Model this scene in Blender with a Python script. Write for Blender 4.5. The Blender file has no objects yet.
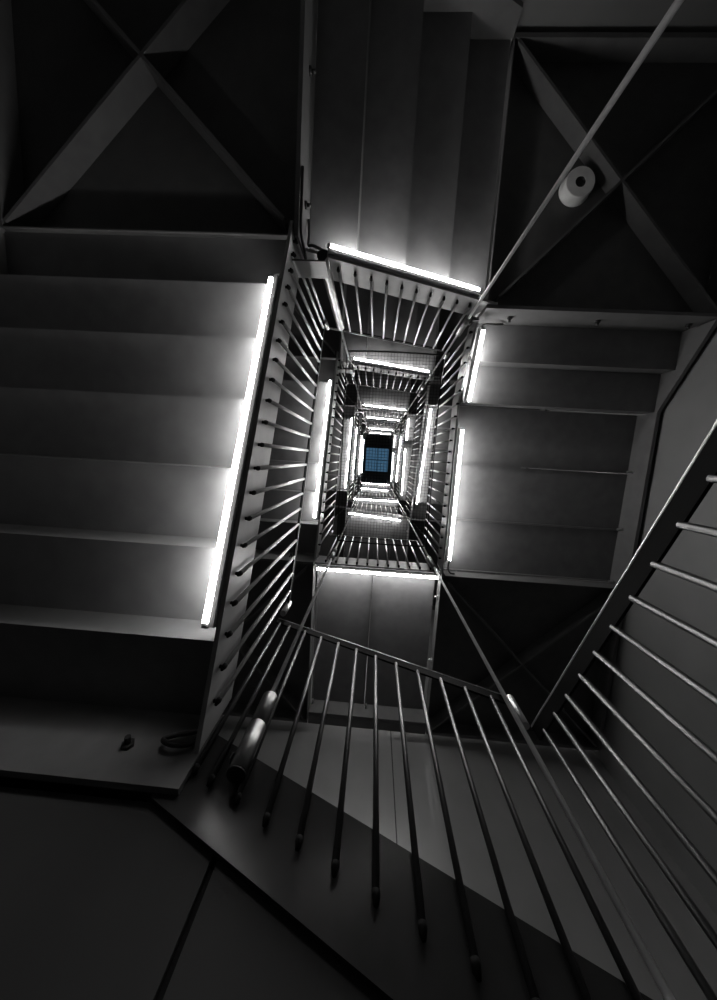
import bpy, bmesh, math
from mathutils import Vector, Matrix

# ------------------------------------------------------------------ units
# plan x = along the photo's width, y = along its height (downwards), z = up the shaft
S = 0.65                       # one design unit in metres
C = bpy.context.scene.collection
G, H = 0.5355, 0.2284          # going and rise of one step
SL = H / G
Z0, Y0 = 1.856, 1.2045         # underside of the first step of the big flight, its first riser
FX, FY = (-0.90, 1.22), (-2.00, 1.78)       # inner faces of the four stringers
W = 2.84                       # clear width of a flight
WALL = dict(left=-3.86, right=4.14, back=-4.96, front=4.84)
FLOOR, TOP = -2.484, 30.0
WA = 16 * H                    # rise of a turn with a floor landing
WB = 26 * H                    # rise of a turn with four flights
D = [0, WA, WA + WB, 2 * WA + WB, 2 * WA + 2 * WB, 3 * WA + 2 * WB]

# ------------------------------------------------------------------ materials
def paint(name, col, rough, noise=0.12, bump=0.02, spec=0.5, scale=9.0):
    m = bpy.data.materials.new(name); m.use_nodes = True
    nt = m.node_tree; b = nt.nodes['Principled BSDF']
    tc = nt.nodes.new('ShaderNodeTexCoord')
    n = nt.nodes.new('ShaderNodeTexNoise'); n.inputs['Scale'].default_value = scale; n.inputs['Detail'].default_value = 5
    r = nt.nodes.new('ShaderNodeValToRGB')
    r.color_ramp.elements[0].position = .3; r.color_ramp.elements[1].position = .7
    r.color_ramp.elements[0].color = [c * (1 - noise) for c in col] + [1]
    r.color_ramp.elements[1].color = [c * (1 + noise) for c in col] + [1]
    nt.links.new(tc.outputs['Object'], n.inputs['Vector'])
    nt.links.new(n.outputs['Fac'], r.inputs['Fac']); nt.links.new(r.outputs['Color'], b.inputs['Base Color'])
    b.inputs['Roughness'].default_value = rough
    b.inputs['Specular IOR Level'].default_value = spec
    if bump:
        n2 = nt.nodes.new('ShaderNodeTexNoise'); n2.inputs['Scale'].default_value = 160; n2.inputs['Detail'].default_value = 2
        bp = nt.nodes.new('ShaderNodeBump'); bp.inputs['Strength'].default_value = bump; bp.inputs['Distance'].default_value = .004
        nt.links.new(tc.outputs['Object'], n2.inputs['Vector'])
        nt.links.new(n2.outputs['Fac'], bp.inputs['Height']); nt.links.new(bp.outputs['Normal'], b.inputs['Normal'])
    return m

def metal(name, col, rough):
    m = paint(name, (col,) * 3, rough, noise=.06, bump=0, scale=30)
    m.node_tree.nodes['Principled BSDF'].inputs['Metallic'].default_value = 1
    return m

M = {}
M['step'] = paint('dark grey painted steel sheet', (.125, .125, .126), .40)
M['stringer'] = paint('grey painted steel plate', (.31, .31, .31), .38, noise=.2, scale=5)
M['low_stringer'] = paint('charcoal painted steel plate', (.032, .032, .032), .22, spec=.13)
M['deck'] = paint('matt black painted landing plate', (.075, .075, .075), .5)
M['beam'] = paint('grey painted beam', (.125, .125, .125), .42)
M['rail'] = paint('black painted handrail', (.005, .005, .005), .6, spec=.06)
M['rail_glint'] = metal('bright steel rail glint', .6, .35)  # bright metal imitating the catch light along the black rail's rounded edge
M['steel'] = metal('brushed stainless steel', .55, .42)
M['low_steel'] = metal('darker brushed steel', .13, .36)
M['rod'] = metal('bright steel rod', .95, .33)
M['rod'].node_tree.nodes['Principled BSDF'].inputs['Metallic'].default_value = .1
M['sleeve'] = metal('turned steel sleeve', .30, .36)
M['tip'] = paint('dull black foot', (.008, .008, .008), .8, bump=0, spec=.1)
M['dark'] = paint('black rubber', (.012, .012, .012), .5, bump=0)
M['housing'] = paint('grey lamp housing', (.24, .24, .24), .6, bump=0, spec=.2)
M['wall'] = paint('satin charcoal wall paint', (.20, .20, .20), .32, noise=.08, scale=3, spec=.8)
M['panel'] = paint('satin black panel', (.040, .040, .040), .7, spec=.15, noise=.08, scale=3, bump=0)
M['white'] = paint('off-white plastic', (.85, .85, .84), .45, bump=0)
M['cord'] = paint('black net cord', (.015, .015, .015), .8, bump=0)
M['ceiling'] = paint('dark ceiling paint', (.36, .38, .40), .6)

def emis(name, col, st):
    m = bpy.data.materials.new(name); m.use_nodes = True
    nt = m.node_tree; nt.nodes.remove(nt.nodes['Principled BSDF'])
    e = nt.nodes.new('ShaderNodeEmission'); e.inputs['Color'].default_value = (*col, 1); e.inputs['Strength'].default_value = st
    nt.links.new(e.outputs[0], nt.nodes['Material Output'].inputs['Surface'])
    return m
M['tube'] = emis('lit fluorescent tube', (1, .985, .975), 61.0)

def glass():
    m = bpy.data.materials.new('skylight glass'); m.use_nodes = True
    nt = m.node_tree; nt.nodes.remove(nt.nodes['Principled BSDF'])
    t = nt.nodes.new('ShaderNodeBsdfTransparent'); t.inputs['Color'].default_value = (.86, .93, .95, 1)
    g = nt.nodes.new('ShaderNodeBsdfGlossy'); g.inputs['Roughness'].default_value = .05
    f = nt.nodes.new('ShaderNodeFresnel'); x = nt.nodes.new('ShaderNodeMixShader')
    nt.links.new(f.outputs[0], x.inputs[0]); nt.links.new(t.outputs[0], x.inputs[1]); nt.links.new(g.outputs[0], x.inputs[2])
    nt.links.new(x.outputs[0], nt.nodes['Material Output'].inputs['Surface'])
    return m
M['glass'] = glass()

# ------------------------------------------------------------------ mesh helpers
class MB:
    def __init__(self): self.v, self.f, self.sm = [], [], []
    def add(self, vs, fs, smooth=False):
        o = len(self.v); self.v += [Vector(p) for p in vs]
        self.f += [[o + i for i in f] for f in fs]; self.sm += [smooth] * len(fs)
    def box(self, x0, x1, y0, y1, z0, z1):
        self.add([(x, y, z) for z in (z0, z1) for y in (y0, y1) for x in (x0, x1)],
                 [(0, 2, 3, 1), (4, 5, 7, 6), (0, 1, 5, 4), (2, 6, 7, 3), (0, 4, 6, 2), (1, 3, 7, 5)])
    def prism(self, poly, w0, w1, fn):
        n = len(poly)
        self.add([fn(t, w0, z) for t, z in poly] + [fn(t, w1, z) for t, z in poly],
                 [tuple(range(n)), tuple(range(2 * n - 1, n - 1, -1))] + [(i, (i + 1) % n, n + (i + 1) % n, n + i) for i in range(n)])
    def plate(self, a, b, th, z0, z1):          # upright plate along the plan line a-b
        a, b = Vector(a), Vector(b); d = (b - a).normalized(); n = Vector((-d.y, d.x)) * th / 2
        q = [a + n, b + n, b - n, a - n]
        self.add([(p.x, p.y, z) for z in (z0, z1) for p in q],
                 [(3, 2, 1, 0), (4, 5, 6, 7)] + [(i, (i + 1) % 4, 4 + (i + 1) % 4, 4 + i) for i in range(4)])
    def path(self, pts, r, n=10, cap=True):
        pts = [Vector(p) for p in pts]; rings = []
        rr = r if isinstance(r, (list, tuple)) else [r] * len(pts)
        up = None
        for i, p in enumerate(pts):
            d = (pts[min(i + 1, len(pts) - 1)] - pts[max(i - 1, 0)])
            if d.length < 1e-9: d = Vector((0, 0, 1))
            d.normalize()
            if up is None: up = Vector((1, 0, 0)) if abs(d.x) < .8 else Vector((0, 1, 0))
            u = (up - d * up.dot(d)).normalized(); w = d.cross(u); up = u
            rings.append([p + (u * math.cos(2 * math.pi * k / n) + w * math.sin(2 * math.pi * k / n)) * rr[i] for k in range(n)])
        o = [q for ring in rings for q in ring]
        fs = [(i * n + k, i * n + (k + 1) % n, (i + 1) * n + (k + 1) % n, (i + 1) * n + k) for i in range(len(pts) - 1) for k in range(n)]
        self.add(o, fs, True)
        if cap: self.add(rings[0], [tuple(range(n - 1, -1, -1))]); self.add(rings[-1], [tuple(range(n))])
    def lathe(self, c, prof, n=24):             # prof: (radius, z)
        c = Vector(c)
        for (r0, z0), (r1, z1) in zip(prof, prof[1:]):
            a = [c + Vector((r0 * math.cos(t), r0 * math.sin(t), z0)) for t in [2 * math.pi * k / n for k in range(n)]]
            b = [c + Vector((r1 * math.cos(t), r1 * math.sin(t), z1)) for t in [2 * math.pi * k / n for k in range(n)]]
            self.add(a + b, [(k, (k + 1) % n, n + (k + 1) % n, n + k) for k in range(n)], abs(z1 - z0) > 1e-6)
    def build(self, name, mat, parent=None, base=(0, 0, 0)):
        base = Vector(base); me = bpy.data.meshes.new(name); bm = bmesh.new()
        vs = [bm.verts.new((p - base) * S) for p in self.v]
        for f, s in zip(self.f, self.sm):
            try: fc = bm.faces.new([vs[i] for i in f]); fc.smooth = s
            except ValueError: pass
        bmesh.ops.remove_doubles(bm, verts=bm.verts, dist=1e-6)
        bmesh.ops.recalc_face_normals(bm, faces=bm.faces)
        bm.to_mesh(me); bm.free(); me.materials.append(M[mat])
        o = bpy.data.objects.new(name, me); C.objects.link(o)
        if parent: o.parent = parent
        else: o.location = base * S
        return o

def tag(o, label, cat, group=None):
    o['label'] = label; o['category'] = cat
    if group: o['group'] = group
    return o
def thing(name, base, label, cat, group=None):
    o = bpy.data.objects.new(name, None); C.objects.link(o)
    o.location = Vector(base) * S; o.empty_display_size = .1
    return tag(o, label, cat, group)
def structure(name, mb, mat):
    o = mb.build(name, mat); o['kind'] = 'structure'; return o
def dup(root, dz, label, deep=True):
    r = root.copy(); C.objects.link(r); r.location = root.location + Vector((0, 0, dz * S)); r['label'] = label
    for ch in root.children:
        c = ch.copy(); C.objects.link(c); c.parent = r
        if deep:
            for g in ch.children:
                e = g.copy(); C.objects.link(e); e.parent = c
    return r

# ------------------------------------------------------------------ flight frames: t along the climb, w away from the well
FR = dict(L=lambda t, w, z: (FX[0] - w, 1.739 - t, z), T=lambda t, w, z: (-.848 + t, FY[0] - w, z),
          R=lambda t, w, z: (FX[1] + w, -1.957 + t, z), B=lambda t, w, z: (1.19 - t, FY[1] + w, z))
SIDE = dict(L='left-hand', T='upper', R='right-hand', B='lower')
RING = ['outermost ring of the well', 'second ring inward', 'third ring inward', 'fourth ring inward',
        'fifth ring inward', 'innermost ring by the skylight']
NS = dict(L=(7, G), T=(4, .509), R=(7, .501), B=(4, .509))        # number of treads, depth of the first
GB = dict(L=G, T=G, R=G, B=.527)

def risers(side, n):
    r = [NS[side][1] + GB[side] * i for i in range(n)]
    return r
def pitch_full(side, zt):                     # zt underside of first tread; line through the lower inner corners
    t1 = NS[side][1]; s = H / GB[side]
    return lambda t: zt + s * (t - t1)

def flight(side, zt, label, kind='full', name='stair_flight', plate='stringer'):
    """zt: underside of the first tread (full, short) or of the deck (flat)."""
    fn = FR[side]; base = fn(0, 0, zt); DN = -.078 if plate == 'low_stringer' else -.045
    root = thing(name, base, label, 'staircase', 'steel stair flights around the well')
    steps = []
    if kind == 'full':
        n = NS[side][0]; rs = risers(side, n); end = rs[-1]; p = pitch_full(side, zt)
        lo = lambda t, d: p(t) + d
        prof = lambda a, b, d0, d1: [(a, lo(a, d0)), (b, lo(b, d0)), (b, lo(b, d1)), (a, lo(a, d1))]
        t0 = 0; zz = zt
        for r in rs:
            steps.append(('step', t0, r, zz, True)); t0 = r; zz += H
        # the last riser belongs to the landing edge
        ex = .10 if side == 'R' else .14; P = zt + n * H
        inner = [(.015, lo(.015, DN)), (end + ex - .004, lo(end + ex - .004, DN)), (end + ex - .004, P - .008), (end - .004, P - .008), (end - .004, lo(end, .38)), (.015, lo(.015, .38))]
        cl = zt - 2 * H + .006; tc = next(.02 + .005 * i for i in range(99) if lo(.02 + .005 * i, -.25) > cl)
        outer = [(.02, cl), (tc, cl), (end - .02, lo(end - .02, -.25)), (end - .02, lo(end - .02, .45)), (.02, lo(.02, .45))]
    elif kind == 'short':                     # two steps, then a level deck
        rs = risers(side, 2); zf = zt + 2 * H; end = 3.757; p = pitch_full(side, zt); k = rs[1]
        steps = [('step', 0, rs[0], zt, True), ('step', rs[0], rs[1], zt + H, True)]
        ts = [rs[1], 1.957, 2.88, end]
        for a, b in zip(ts, ts[1:]): steps.append(('deck_panel', a, b, zf + .08, False))
        q = lambda d0, d1, a, b, e0, e1: [(a, p(a) + d0), (k, zf + e0), (b, zf + e0), (b, zf + e1), (k - .1, zf + e1), (a, p(a) + d1)]
        inner = q(-.045, .38, .015, end - .004, -.09, .29); inner[2:4] = [(end + .10, zf - .09), (end + .10, zf - .008), (end - .004, zf - .008), (end - .004, zf + .29)]; outer = q(-.25, .45, .02, end - .02, -.28, .29); outer[0] = (.02, zt - 2 * H + .006)
    else:                                     # level bridge between two landings
        end = 2.09; zf = zt
        for a, b in ((0.03, 1.10), (1.10, end - .02)): steps.append(('deck_panel', a, b, zf + .08, False))
        inner = [(.015, zf - .09), (end + .10, zf - .09), (end + .10, zf - .008), (end - .004, zf - .008), (end - .004, zf + .29), (.015, zf + .29)]
        outer = [(.02, zf - .222), (end - .02, zf - .222), (end - .02, zf + .2), (.02, zf + .2)]
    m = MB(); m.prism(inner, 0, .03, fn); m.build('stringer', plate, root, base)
    wo = W - .02 if kind != 'flat' else 2.68
    m = MB(); m.prism(outer, wo, wo + .05, fn); ob = m.build('outer_stringer', 'beam', root, base)
    if kind == 'flat':
        m = MB(); m.prism([(.02, zf - .22), (end - .02, zf - .22), (end - .02, zf - .02), (.02, zf - .02)], wo + .06, W + .06, fn)
        m.build('support_ledge', 'beam', root, base)
    for i, (nm, a, b, z, ris) in enumerate(steps):
        m = MB(); a = max(a, .006); b = min(b, end - .004)
        if ris:
            last = kind == 'full' and i == len(steps) - 1
            if last: m.prism([(a, z), (b - .035, z), (b - .035, z + .03), (a, z + .03)], .035, wo, fn)
            else: m.prism([(a + .0, z), (b, z), (b, z + H), (b - .025, z + H), (b - .025, z + .03), (a, z + .03)], .035, wo, fn)
        else:                                  # panel with small turned-down lips at its joints
            m.prism([(a + .006, z - .0), (b - .02, z), (b - .02, z - .035), (b - .004, z - .035), (b - .004, z + .03), (a + .006, z + .03)], .035, wo, fn)
        m.build(nm, 'step', root, base)
        if not ris:
            m = MB(); x = b - .03
            m.path([fn(x, wo - .005, z - .10), fn(x, wo - .09, z - .10)], .018, 8); m.build('bolt', 'steel', root, base)
    return root

def railing(side, zt, label, kind='full', feet=True, ts=None, foot=.06, top=True, bar_mat='steel', drop=0):
    fn = FR[side]; base = fn(0, -.03, zt)
    root = thing('stair_railing', base, label, 'railing', 'steel railings around the well')
    w = -.03
    if kind == 'full':
        end = risers(side, NS[side][0])[-1]; p = pitch_full(side, zt); k = None
    elif kind == 'short':
        pp = pitch_full(side, zt); k = risers(side, 2)[1]; end = 3.757
        p = lambda t: min(pp(t), zt + 2 * H) - (0 if t < k - .2 else .02)
    else:
        end = 2.09; k = None; p = lambda t: zt - .02
    b0 = dict(L=.06, T=-.02, R=.0, B=.05)[side]; b1 = dict(L=3.665, T=2.038, R=3.707, B=2.11)[side]
    HR = 1.70
    pts = [b0, b1] if k is None else [b0, k - .15, k + .1, b1]
    lowp = [(t, p(t) + HR - drop) for t in pts]; hip = [(t, p(t) + HR + .085) for t in reversed(pts)]
    m = MB(); m.prism(lowp + hip, w - .008, w + .008, fn); bar = m.build('handrail', 'rail', root, base)
    m = MB(); m.path([fn(t, w, p(t) + HR + .085) for t in pts], .0105, 8); m.build('rail_cap', 'rail_glint', bar, base)
    if top:                                    # short upright joining this rail to the one before it
        dz = H if kind != 'flat' else .0
        if dz:
            m = MB(); m.path([fn(b0, w + .0, p(b0) + HR - dz + .05), fn(b0, w, p(b0) + HR + .085)], .032, 12)
            m.build('corner_post', 'steel', root, base)
    if ts is None:
        n = int((end - .1) / .1765); off = (end - .1765 * (n - 1)) / 2; ts = [off + .1765 * i for i in range(n)]
    for t in ts:
        t = min(t, dict(L=3.718, T=2.06, R=3.70, B=2.068)[side]); z = p(t)
        m = MB(); m.path([fn(t, w, z + foot), fn(t, w, z + HR + .02 - drop * 1.3)], .0155, 10)
        b = m.build('baluster', bar_mat, root, base)
        if feet:
            m = MB(); m.path([fn(t, w, z + foot - .042), fn(t, w, z + foot - .012), fn(t, w, z + foot + .006)], [.009, .0175, .0175], 10)
            m.path([fn(t, w + .012, z + foot - .01), fn(t, -.002, z + foot - .01)], .012, 8)
            m.build('foot_bolt', 'tip', b, base)
    return root

def lamp(a, b, fn_out, label):
    """a, b: ends of the tube; fn_out: unit vector pointing back to the stringer."""
    a, b, o = Vector(a), Vector(b), Vector(fn_out); base = a
    root = thing('tube_light', base, label, 'light', 'tube lights along the stringers')
    d = (b - a).normalized()
    m = MB(); m.path([a, b], .022, 10, False); m.build('tube', 'tube', root, base)
    m = MB()
    up = Vector((0, 0, 1)); up = (up - d * up.dot(d)).normalized()
    q = [o * .026 + up * .036, o * .066 + up * .036, o * .066 - up * .036, o * .027 - up * .021]
    m.add([a - d * .02 + x for x in q] + [b + d * .02 + x for x in q], [(0, 1, 2, 3), (7, 6, 5, 4)] + [(i, (i + 1) % 4, 4 + (i + 1) % 4, 4 + i) for i in range(4)])
    m.build('housing', 'housing', root, base)
    for e, s in ((a, -1), (b, 1)):
        m = MB(); m.path([e, e + d * s * .03], .0225, 10); m.build('end_cap', 'housing', root, base)
    return root

# ------------------------------------------------------------------ landings
RX, RY = (-.62, 1.078), (-1.859, 1.698)
ROD = dict(TL=(RX[0], RY[0], .05), TR=(RX[1], RY[0], .04), BR=(RX[1], RY[1], .04), BL=(RX[0], 1.68, .053))
CORN = dict(TL=(-.848, -2.009, -1, -1), TR=(1.268, -1.957, 1, -1), BR=(1.19, 1.80, 1, 1), BL=(-.90, 1.739, -1, 1))
OUT = dict(TL=(FX[0] - W, FY[0] - W), TR=(FX[1] + W, FY[0] - W), BR=(FX[1] + W, FY[1] + W), BL=(FX[0] - W, FY[1] + W))
CNAME = dict(TL='upper left-hand', TR='upper right-hand', BR='lower right-hand', BL='lower left-hand')

def landing(c, P, label, flat_exit=False):
    """P: underside of the deck; ribs and beams hang one rise below it."""
    ix, iy, sx, sy = CORN[c]; ox, oy = OUT[c]; base = (ix, iy, P)
    root = thing('stair_landing', base, label, 'landing', 'steel corner landings')
    xa, xb = sorted((ix, ox)); ya, yb = sorted((iy, oy))
    m = MB()
    ca, cb = sorted((ix + sx * .045 * (c in ('TL', 'BR')), ox)); da, db = sorted((iy + sy * .045 * (c in ('TR', 'BL')), oy)); m.box(ca, cb, da, db, P, P + .03)
    m.build('deck', 'deck', root, base)
    z0, z1 = P - H, P
    # exit beam: towards the next flight; entry beam: where the flight below arrives
    exit_x = c in ('TL', 'BR')                  # exit face is a plane of constant x
    ze = P if flat_exit else P + H + .03
    def beam(const_x, za, zb, off=0):
        m = MB(); ix_, iy_ = ix, iy
        if off:                                 # start behind the stringer end that passes the corner
            if const_x: iy_ = FY[0 if sy < 0 else 1] + sy * .036
            else: ix_ = FX[0 if sx < 0 else 1] + sx * .036
        if const_x:
            a, b = (ix, ix + sx * ((.026 if c == 'BR' else .04) if za < zb - H * 1.2 else .012)); m.box(min(a, b), max(a, b), *sorted((iy_, oy)), za, zb)
        else:
            a, b = (iy, iy + sy * (.04 if za < zb - H * 1.2 else .012)); m.box(*sorted((ix_, ox)), min(a, b), max(a, b), za, zb)
        return m
    eb = beam(exit_x, z0, ze).build('exit_beam', 'beam', root, base)
    beam(not exit_x, z0, z1 - .002, 1).build('entry_beam', 'beam', root, base)
    for w in (.43, 1.56, 2.55 if c == 'BR' else 2.70):
        zc = (z0 + ze) / 2 - (.04 if c == 'BL' else .01); m = MB()
        if exit_x:
            y = FY[0 if sy < 0 else 1] + sy * w; x = ix
            m.path([(x, y, zc), (x - sx * .02, y, zc)], .036, 6); m.path([(x - sx * .02, y, zc), (x - sx * .06, y, zc)], .017, 8)
        else:
            x = FX[0 if sx < 0 else 1] + sx * w; y = iy
            m.path([(x, y, zc), (x, y - sy * .02, zc)], .036, 6); m.path([(x, y - sy * .02, zc), (x, y - sy * .06, zc)], .017, 8)
        m.build('bolt', 'dark' if not (c == 'BR') else 'steel', eb, base)
    for a, b in (((ix + sx * .14, iy + sy * .14), (ox - sx * .02, oy - sy * .02)), ((ix + sx * .06, oy - sy * .02), (ox - sx * .02, iy + sy * .06))):
        m = MB(); m.plate(a, b, .03, z0, z1 - .002); m.build('cross_rib', 'beam', root, base)
    x, y, r = ROD[c]; m = MB()                  # arm out to the suspension rod
    if c == 'TL':                               # upright plate in front of the sleeve
        m.box(FX[0] + .002, x + .035, y + r + .004, y + r + .018, P - .235, P + .05)
    elif c == 'TR':
        m.box(x + r + .006, FX[1] - .002, y - .009, y + .009, P - .13, P - .06)
        for q in (-1, 1): m.box(x - r * .6, x + r + .02, *sorted((y + q * (r + .004), y + q * (r + .010))), P - .12, P - .07)
        m.box(x + r + .006, x + r + .02, y - r - .010, y + r + .010, P - .12, P - .07)
    else:
        m.box(x - .012, x + .008, y + r + .006, FY[1] - .002, P - .14, P - .06)
        m.box(*sorted((x + sx * (r + .004), x + sx * (r + .009))), y - r * .6, y + r + .010, P - .12, P - .08)
        m.box(*sorted((x, x + sx * (r + .009))), y + r + .006, y + r + .010, P - .12, P - .08)
    m.build('rod_bracket', 'beam' if c == 'TL' else 'dark', root, base)
    m = MB(); m.box(*sorted((ox, ox + sx * .05)), *sorted((iy, oy + sy * .05)), z0, P + .06); m.build('edge_plate', 'beam', root, base)
    m = MB(); m.box(*sorted((ix, ox)), *sorted((oy, oy + sy * .05)), z0, P + .06); m.build('edge_plate', 'beam', root, base)
    return root

# ------------------------------------------------------------------ the stair, from the first flights up to the skylight
LED_X, LED_Y = (-1.0, 1.327), (-2.105, 1.889)
zl = lambda y: Z0 + SL * (Y0 - y) - .05
ZT = Z0 + 8 * H; ZR = Z0 + 13 * H; ZF = Z0 + 15 * H
zt_ = lambda x: ZT + SL * (x + .339) - .054
zr_ = lambda y: ZR + SL * (y + 1.456) - .071

def lab_f(side, k): return f'painted steel stair flight on the {SIDE[side]} side, {RING[k]}'
def lab_r(side, k): return f'steel railing with thin balusters on the {SIDE[side]} side, {RING[k]}'
def lab_l(side, k): return f'glowing white tube light on the {SIDE[side]} side, {RING[k]}'
def lab_c(c, k): return f'dark corner landing with crossed ribs at the {CNAME[c]} corner, {RING[k]}'

# first turn
proto = {}
LF = flight('L', Z0, 'wide stair flight of seven steps with the longest tube light, outermost on the left-hand side')
TF = flight('T', ZT, 'short stair flight of four steps at the top edge, beside the cross-ribbed landings')
RF = flight('R', ZR, 'stair flight with two steps and a level deck, outermost on the right-hand side', 'short')
BF = flight('B', ZF, 'level two-panel deck with bolted edge beam, outermost on the lower side', 'flat', 'stair_bridge')
tsL = [1.739 - 1.535 + .177 * i for i in range(21)]
tsT = [.848 - .70 + .1757 * i for i in range(11)]
tsR = [1.957 - 1.80 + .1785 * i for i in range(20)]
tsB = [1.19 - 1.04 + .1765 * i for i in range(11)]
LR = railing('L', Z0, 'long railing of bright balusters beside the longest tube light', ts=tsL, foot=.055)
TR_ = railing('T', ZT, 'railing of short balusters below the tube at the top edge of the well', ts=tsT, foot=.09)
RR = railing('R', ZR, 'railing beside the two tubes of the stepped deck, outermost on the right-hand side', 'short', ts=tsR, foot=.06)
BR_ = railing('B', ZF, 'level railing above the lower tube light, outermost on the lower side', 'flat', ts=tsB, foot=-.03)
# the two lowest flights round the viewer
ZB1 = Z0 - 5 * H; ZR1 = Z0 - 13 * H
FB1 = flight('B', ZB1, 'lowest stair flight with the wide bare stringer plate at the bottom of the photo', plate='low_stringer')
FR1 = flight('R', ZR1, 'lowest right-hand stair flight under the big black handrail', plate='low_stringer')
tsB1 = [1.19 - 1.0 + .1765 * i for i in range(12)]
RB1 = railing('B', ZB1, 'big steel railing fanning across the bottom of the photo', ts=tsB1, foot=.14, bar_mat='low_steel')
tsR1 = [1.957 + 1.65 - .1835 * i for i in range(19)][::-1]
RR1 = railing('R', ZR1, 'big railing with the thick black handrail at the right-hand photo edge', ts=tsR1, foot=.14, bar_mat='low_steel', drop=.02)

def led_L(dz): return ((LED_X[0], 1.086, zl(1.086) + dz), (LED_X[0], -1.494, zl(-1.494) + dz), (1, 0, 0))
def led_T(dz): return ((-.593, LED_Y[0], zt_(-.593) + dz), (1.117, LED_Y[0], zt_(1.117) + dz), (0, 1, 0))
def led_Ra(dz): return ((LED_X[1], -1.789, zr_(-1.789) + dz), (LED_X[1], -.932, zr_(-.932) + dz), (-1, 0, 0))
def led_Rf(dz): return ((LED_X[1] - .008, -.529, ZF - .13 + dz), (LED_X[1] - .008, 1.565, ZF - .13 + dz), (-1, 0, 0))
def led_Bf(dz): return ((1.160, LED_Y[1] - .01, ZF - .13 + dz), (-.862, LED_Y[1] - .01, ZF - .13 + dz), (0, -1, 0))
def led_R(dz): return ((LED_X[1], -1.355, zr_(-1.355) + dz), (LED_X[1], 1.244, zr_(1.244) + dz), (-1, 0, 0))
ZBB = Z0 + 21 * H
zb_ = lambda x: ZBB + H / .527 * (1.19 - .509 - x) - .09
def led_B(dz): return ((.926, LED_Y[1], zb_(.926) + dz), (-.786, LED_Y[1], zb_(-.786) + dz), (0, -1, 0))

LL = lamp(*led_L(0), 'longest glowing tube, along the wide left-hand flight of seven steps')
TL_ = lamp(*led_T(0), 'glowing tube along the short flight at the top edge of the well')
RA = lamp(*led_Ra(0), 'shortest glowing tube, under the two steps on the right-hand side')
RFl = lamp(*led_Rf(0), 'glowing tube along the level deck on the right-hand side, below the shortest tube')
BFl = lamp(*led_Bf(0), 'glowing tube across the level two-panel deck on the lower side')

PL = dict(TL=Z0 + 7 * H, TR=Z0 + 12 * H, BL=Z0 - H)
LTL = landing('TL', PL['TL'], 'dark landing with crossed ribs in the upper left-hand photo corner')
LTR = landing('TR', PL['TR'], 'dark landing with crossed ribs and round sounder, upper right-hand photo corner')
LBR = landing('BR', ZF, 'black landing between the level deck and the two-panel deck, lower right-hand corner', True)
LBL1 = landing('BL', PL['BL'], 'lowest landing with the bolted beam and cable loop, lower left-hand photo corner')
LBR1 = dup(LBR, (Z0 - 6 * H) - ZF, 'lowest landing under the joint of the two big railings')
LTR0 = landing('TR', Z0 - 14 * H, 'lowest landing at the foot of the big right-hand railing')

# upper turns
FEET_OFF = False
FRb = RRb = FBb = RBb = LRb = LBb = None
for k in range(1, 6):
    dz = D[k]
    dup(LF, dz, lab_f('L', k)); dup(TF, dz, lab_f('T', k))
    dup(LR, dz, lab_r('L', k), False if k > 1 else True); dup(TR_, dz, lab_r('T', k), False if k > 1 else True)
    dup(LL, dz, lab_l('L', k)); dup(TL_, dz, lab_l('T', k))
    dup(LTL, dz, lab_c('TL', k)); dup(LTR, dz, lab_c('TR', k))
    dup(LBL1, dz, lab_c('BL', k))
    if k in (2, 4):                            # again a floor landing turn
        dup(RF, dz, lab_f('R', k)); dup(BF, dz, lab_f('B', k))
        dup(RR, dz, lab_r('R', k), False); dup(BR_, dz, lab_r('B', k), False)
        dup(RA, dz, 'short ' + lab_l('R', k)); dup(RFl, dz, 'longer ' + lab_l('R', k)); dup(BFl, dz, lab_l('B', k))
        dup(LBR, dz, lab_c('BR', k))
    elif k in (1, 3):                          # four full flights
        if FRb is None:
            FRb = flight('R', ZR + dz, lab_f('R', k)); FBb = flight('B', ZBB + dz, lab_f('B', k))
            RRb = railing('R', ZR + dz, lab_r('R', k), feet=False); RBb = railing('B', ZBB + dz, lab_r('B', k), feet=False)
            LRb = lamp(*led_R(dz), lab_l('R', k)); LBb = lamp(*led_B(dz), lab_l('B', k))
            LBRb = landing('BR', Z0 + 20 * H + dz, lab_c('BR', k)); d1 = dz
        else:
            q = dz - d1
            dup(FRb, q, lab_f('R', k)); dup(FBb, q, lab_f('B', k)); dup(RRb, q, lab_r('R', k)); dup(RBb, q, lab_r('B', k))
            dup(LRb, q, lab_l('R', k)); dup(LBb, q, lab_l('B', k)); dup(LBRb, q, lab_c('BR', k))

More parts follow.
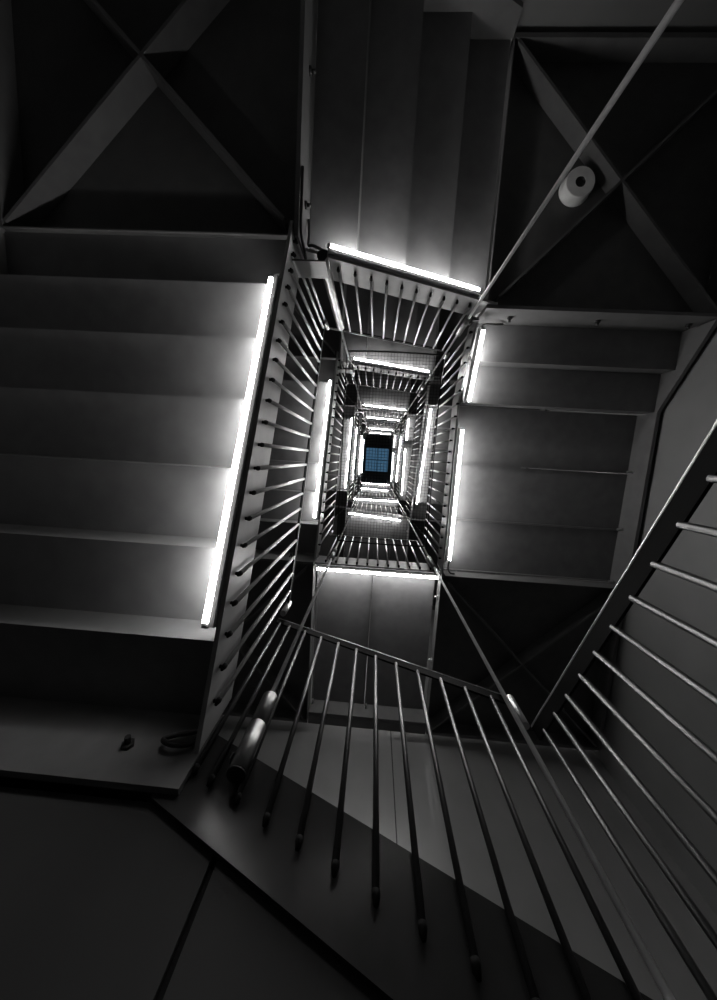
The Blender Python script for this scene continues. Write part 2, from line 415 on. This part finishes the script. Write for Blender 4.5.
# ------------------------------------------------------------------ suspension rods at the four corners of the well
lv = dict(A=[PL['BL'] + d for d in D], D=[PL['TL'] + d for d in D],
          C=[Z0 - 14 * H] + [PL['TR'] + d for d in D],
          B=[Z0 - 6 * H] + [ZF, Z0 + 20 * H + D[1], ZF + D[2], Z0 + 20 * H + D[3], ZF + D[4]])
spec = dict(A=(RX[0], 1.68, .053, 'steel suspension rod with a thick capped sleeve at its foot, lower left-hand'),
            B=(RX[1], RY[1], .04, 'thin steel suspension rod crossing the big railing towards the lower right-hand corner'),
            C=(RX[1], RY[0], .04, 'thin steel suspension rod running past the round sounder to the top photo edge'),
            D=(RX[0], RY[0], .05, 'steel suspension rod ending at the upper left-hand corner of the well'))
for q, (x, y, rs, lab) in spec.items():
    zs = lv[q]; zlo = FLOOR + .0 if q in 'BC' else zs[0] - .17; base = (x, y, zlo)
    root = thing('suspension_rod', base, lab, 'rod', 'suspension rods of the well')
    m = MB(); m.path([(x, y, zlo + .05), (x, y, TOP)], .0165, 12); m.build('rod', 'rod', root, base)
    for i, z in enumerate(zs):
        m = MB(); r = rs if i == 0 or q in 'D' else .04; a, b = z - (.20 if q == 'D' and i == 0 else .17), z + (1.45 if q == 'D' and i == 0 else .38)
        m.path([(x, y, a), (x, y, a + .3), (x, y, a + .3), (x, y, a + .31), (x, y, a + .31), (x, y, b - .01), (x, y, b)],
               [r, r, r * (.93 if q == 'A' else 1), r * (.93 if q == 'A' else 1), r, r, r * .85], 20)
        s = m.build('sleeve', 'sleeve', root, base)
        if i == 0:
            m = MB(); m.path([(x, y, a - .012), (x, y, a - .001)], r * .97, 20); m.build('end_cap', 'dark', s, base)

# ------------------------------------------------------------------ small things
# wire safety net stretched across the well
zn = 6.2; nx0, nx1, ny0, ny1 = -.65, 1.107, -1.946, 1.64
base = (nx0, ny0, zn)
net = thing('safety_net', base, 'fine wire safety net stretched level across the well', 'net')
m = MB(); nc = 30; nr = 62
def ribbon(a, b, r=.0032):
    a, b = Vector(a), Vector(b); d = (b - a).normalized(); n = Vector((-d.y, d.x, 0)) * r; u = Vector((0, 0, r))
    m.add([a + n, a - u, a - n, a + u, b + n, b - u, b - n, b + u], [(0, 1, 5, 4), (1, 2, 6, 5), (2, 3, 7, 6), (3, 0, 4, 7)])
for i in range(1, nc): x = nx0 + (nx1 - nx0) * i / nc; ribbon((x, ny0, zn), (x, ny1, zn))
for j in range(1, nr): y = ny0 + (ny1 - ny0) * j / nr; ribbon((nx0, y, zn + .004), (nx1, y, zn + .004))
m.build('netting', 'cord', net, base)
for a, b in (((nx0, ny0), (nx1, ny0)), ((nx1, ny0), (nx1, ny1)), ((nx1, ny1), (nx0, ny1)), ((nx0, ny1), (nx0, ny0))):
    m = MB(); n = 16; pts = []
    for i in range(n + 1):
        t = i / n; pts.append((a[0] + (b[0] - a[0]) * t, a[1] + (b[1] - a[1]) * t, zn - .06 * math.sin(math.pi * t) * (1 if a[1] == b[1] else .2)))
    m.path(pts, .015 if a[1] == b[1] else .010, 8); m.build('border_cord', 'cord', net, base)

# round sounder on the landing soffit
cx, cy, zb = 2.255, -3.46, PL['TR'] - .002
base = (cx, cy, zb)
snd = thing('ceiling_sounder', base, 'round white sounder with a dark centre fixed under the upper right-hand landing', 'alarm')
m = MB(); m.lathe((cx, cy, zb), [(0, 0), (.185, 0), (.185, -.02), (.165, -.03), (.175, -.12), (.165, -.142), (.062, -.142), (.062, -.10), (0, -.10)], 40); m.build('body', 'white', snd, base)
m = MB(); m.lathe((cx, cy, zb), [(.06, -.135), (.058, -.12), (.03, -.115), (0, -.120)], 24); m.build('grille', 'dark', snd, base)

def cable(pts, label, r=.014):
    # smooth the control points
    P = [Vector(p) for p in pts]; out = []
    for i in range(len(P) - 1):
        p0, p1, p2, p3 = P[max(i - 1, 0)], P[i], P[i + 1], P[min(i + 2, len(P) - 1)]
        for j in range(6):
            t = j / 6
            out.append(.5 * ((2 * p1) + (p2 - p0) * t + (2 * p0 - 5 * p1 + 4 * p2 - p3) * t * t + (3 * p1 - p0 - 3 * p2 + p3) * t ** 3))
    out.append(P[-1]); m = MB(); m.path(out, r, 8); o = m.build('power_cable', 'dark', None, tuple(P[0])); tag(o, label, 'cable', 'black cables feeding the tubes')
yb = 1.715
cable([(-.955, yb, 1.80), (-.952, yb, 1.74), (-.99, yb - .01, 1.70), (-1.09, yb - .01, 1.665), (-1.13, yb - .02, 1.62), (-1.06, yb - .02, 1.595), (-.975, yb - .01, 1.615), (-.955, yb, 1.66), (-.953, yb, 1.74)],
      'black cable looped on the lowest bolted beam, lower left-hand')
zz = PL['TL']
cable([(-.83, -2.36, zz + .1), (-.81, -2.20, zz + .05), (-.80, -2.07, zz - .0), (-.75, -2.055, zz - .02), (-.66, -2.06, zz + .06), (-.60, -2.065, zz + .10)],
      'black cable dropping from the bolted edge strip to the top tube')
cable([(-.832, -2.60, zz - .20), (-.830, -2.3, zz - .21), (-.83, -2.08, zz - .20), (-.825, -1.97, zz - .02), (-.835, -1.94, zz + .12)],
      'black cable hugging the pointed stringer end at the upper left-hand well corner')
zz = PL['TR']
cable([(1.62, -1.93, zz + .16), (1.52, -1.90, zz + .10), (1.40, -1.89, zz + .08), (1.345, -1.88, zz + .10), (1.335, -1.82, zz + .08)], 'short black cable between bolted beam and the shortest tube')
cable([(1.32, 1.60, ZF - .10), (1.31, 1.70, ZF - .12), (1.33, 1.755, ZF - .2), (1.40, 1.765, ZF - .2)], 'short black cable at the end of the level deck tube')

# ------------------------------------------------------------------ the shaft
def wall(name, x0, x1, y0, y1, z0, z1, mat='wall'):
    m = MB(); m.box(x0, x1, y0, y1, z0, z1); return structure(name, m, mat)
w = WALL; th = .3; zt = TOP + .25
wall('wall_left', w['left'] - th, w['left'], w['back'] - th, w['front'] + th, FLOOR, zt)
wall('wall_right', w['right'], w['right'] + th, w['back'] - th, w['front'] + th, FLOOR, zt)
wall('wall_back', w['left'], w['right'], w['back'] - th, w['back'], FLOOR, zt)
wall('wall_front', w['left'], .585, w['front'], w['front'] + th, FLOOR, zt)
wall('wall_front', .600, w['right'], w['front'], w['front'] + th, FLOOR, zt)
wall('trim_1', .58, .605, w['front'] + .012, w['front'] + .05, FLOOR, zt, 'panel')
wall('floor', w['left'] - th, w['right'] + th, w['back'] - th, w['front'] + th, FLOOR - .2, FLOOR, 'panel')
# panelled wall under the lowest flight and landing
yp = 1.818
def under(name, xa, xb):
    m = MB(); lo = Z0 - 2 * H; top = lambda x: lo - .016 if x <= -.95 else lo - .02 - (H / .527) * (x + .90)
    xs = [xa] + [x for x in (-.95, -.94) if xa < x < xb] + [xb]
    m.prism([(xa, FLOOR), (xb, FLOOR)] + [(x, top(x)) for x in reversed(xs)], yp, yp + .06, lambda t, q, z: (t, q, z))
    return structure(name, m, 'panel')
under('wall_under_stairs', w['left'], -.618); under('wall_under_stairs', -.588, 1.19)
wall('trim_2', -.619, -.587, yp + .02, yp + .05, FLOOR, 1.2, 'tip')
# ceiling with the skylight opening
sx0, sx1, sy0, sy1 = -.87, 1.2, -1.02, 1.12
wall('ceiling', w['left'], sx0, w['back'], w['front'], TOP, TOP + .25, 'ceiling')
wall('ceiling', sx1, w['right'], w['back'], w['front'], TOP, TOP + .25, 'ceiling')
wall('ceiling', sx0, sx1, w['back'], sy0, TOP, TOP + .25, 'ceiling')
wall('ceiling', sx0, sx1, sy1, w['front'], TOP, TOP + .25, 'ceiling')
m = MB()
m.box(sx0, sx1, sy0, sy1, TOP + .16, TOP + .18)
pane = structure('window_1', m, 'glass')
m = MB()
m.box(sx0, sx1, .03, .07, TOP + .12, TOP + .155); m.box(.145, .185, sy0, sy1, TOP + .12, TOP + .155)
fr = m.build('window_frame', 'ceiling'); fr['kind'] = 'structure'

# ------------------------------------------------------------------ sky, camera, view
wd = bpy.data.worlds.new('dusk sky'); bpy.context.scene.world = wd; wd.use_nodes = True
bg = wd.node_tree.nodes['Background']; bg.inputs['Color'].default_value = (.12, .26, .43, 1); bg.inputs['Strength'].default_value = .45

f = 320.68; wv = Vector((.1282, .048, .0617))
R = Matrix.Rotation(wv.length, 3, wv.normalized())       # world -> (right, down, forward)
cam = bpy.data.cameras.new('camera'); co = bpy.data.objects.new('camera', cam); C.objects.link(co)
cam.sensor_fit = 'HORIZONTAL'; cam.sensor_width = 36; cam.lens = f / 717 * 36
cam.clip_start = .01; cam.clip_end = 200
mw = Matrix.Identity(4)
for i in range(3):
    mw[i][0] = R[0][i]; mw[i][1] = -R[1][i]; mw[i][2] = -R[2][i]
co.matrix_world = mw
sc = bpy.context.scene; sc.camera = co
sc.view_settings.view_transform = 'Standard'; sc.view_settings.look = 'None'
sc.view_settings.gamma = 1; sc.view_settings.use_curve_mapping = False; sc.view_settings.exposure = .06
sc.cycles.max_bounces = 8; sc.cycles.diffuse_bounces = 4; sc.cycles.glossy_bounces = 4
sc.cycles.use_denoising = True; sc.cycles.sample_clamp_indirect = 4
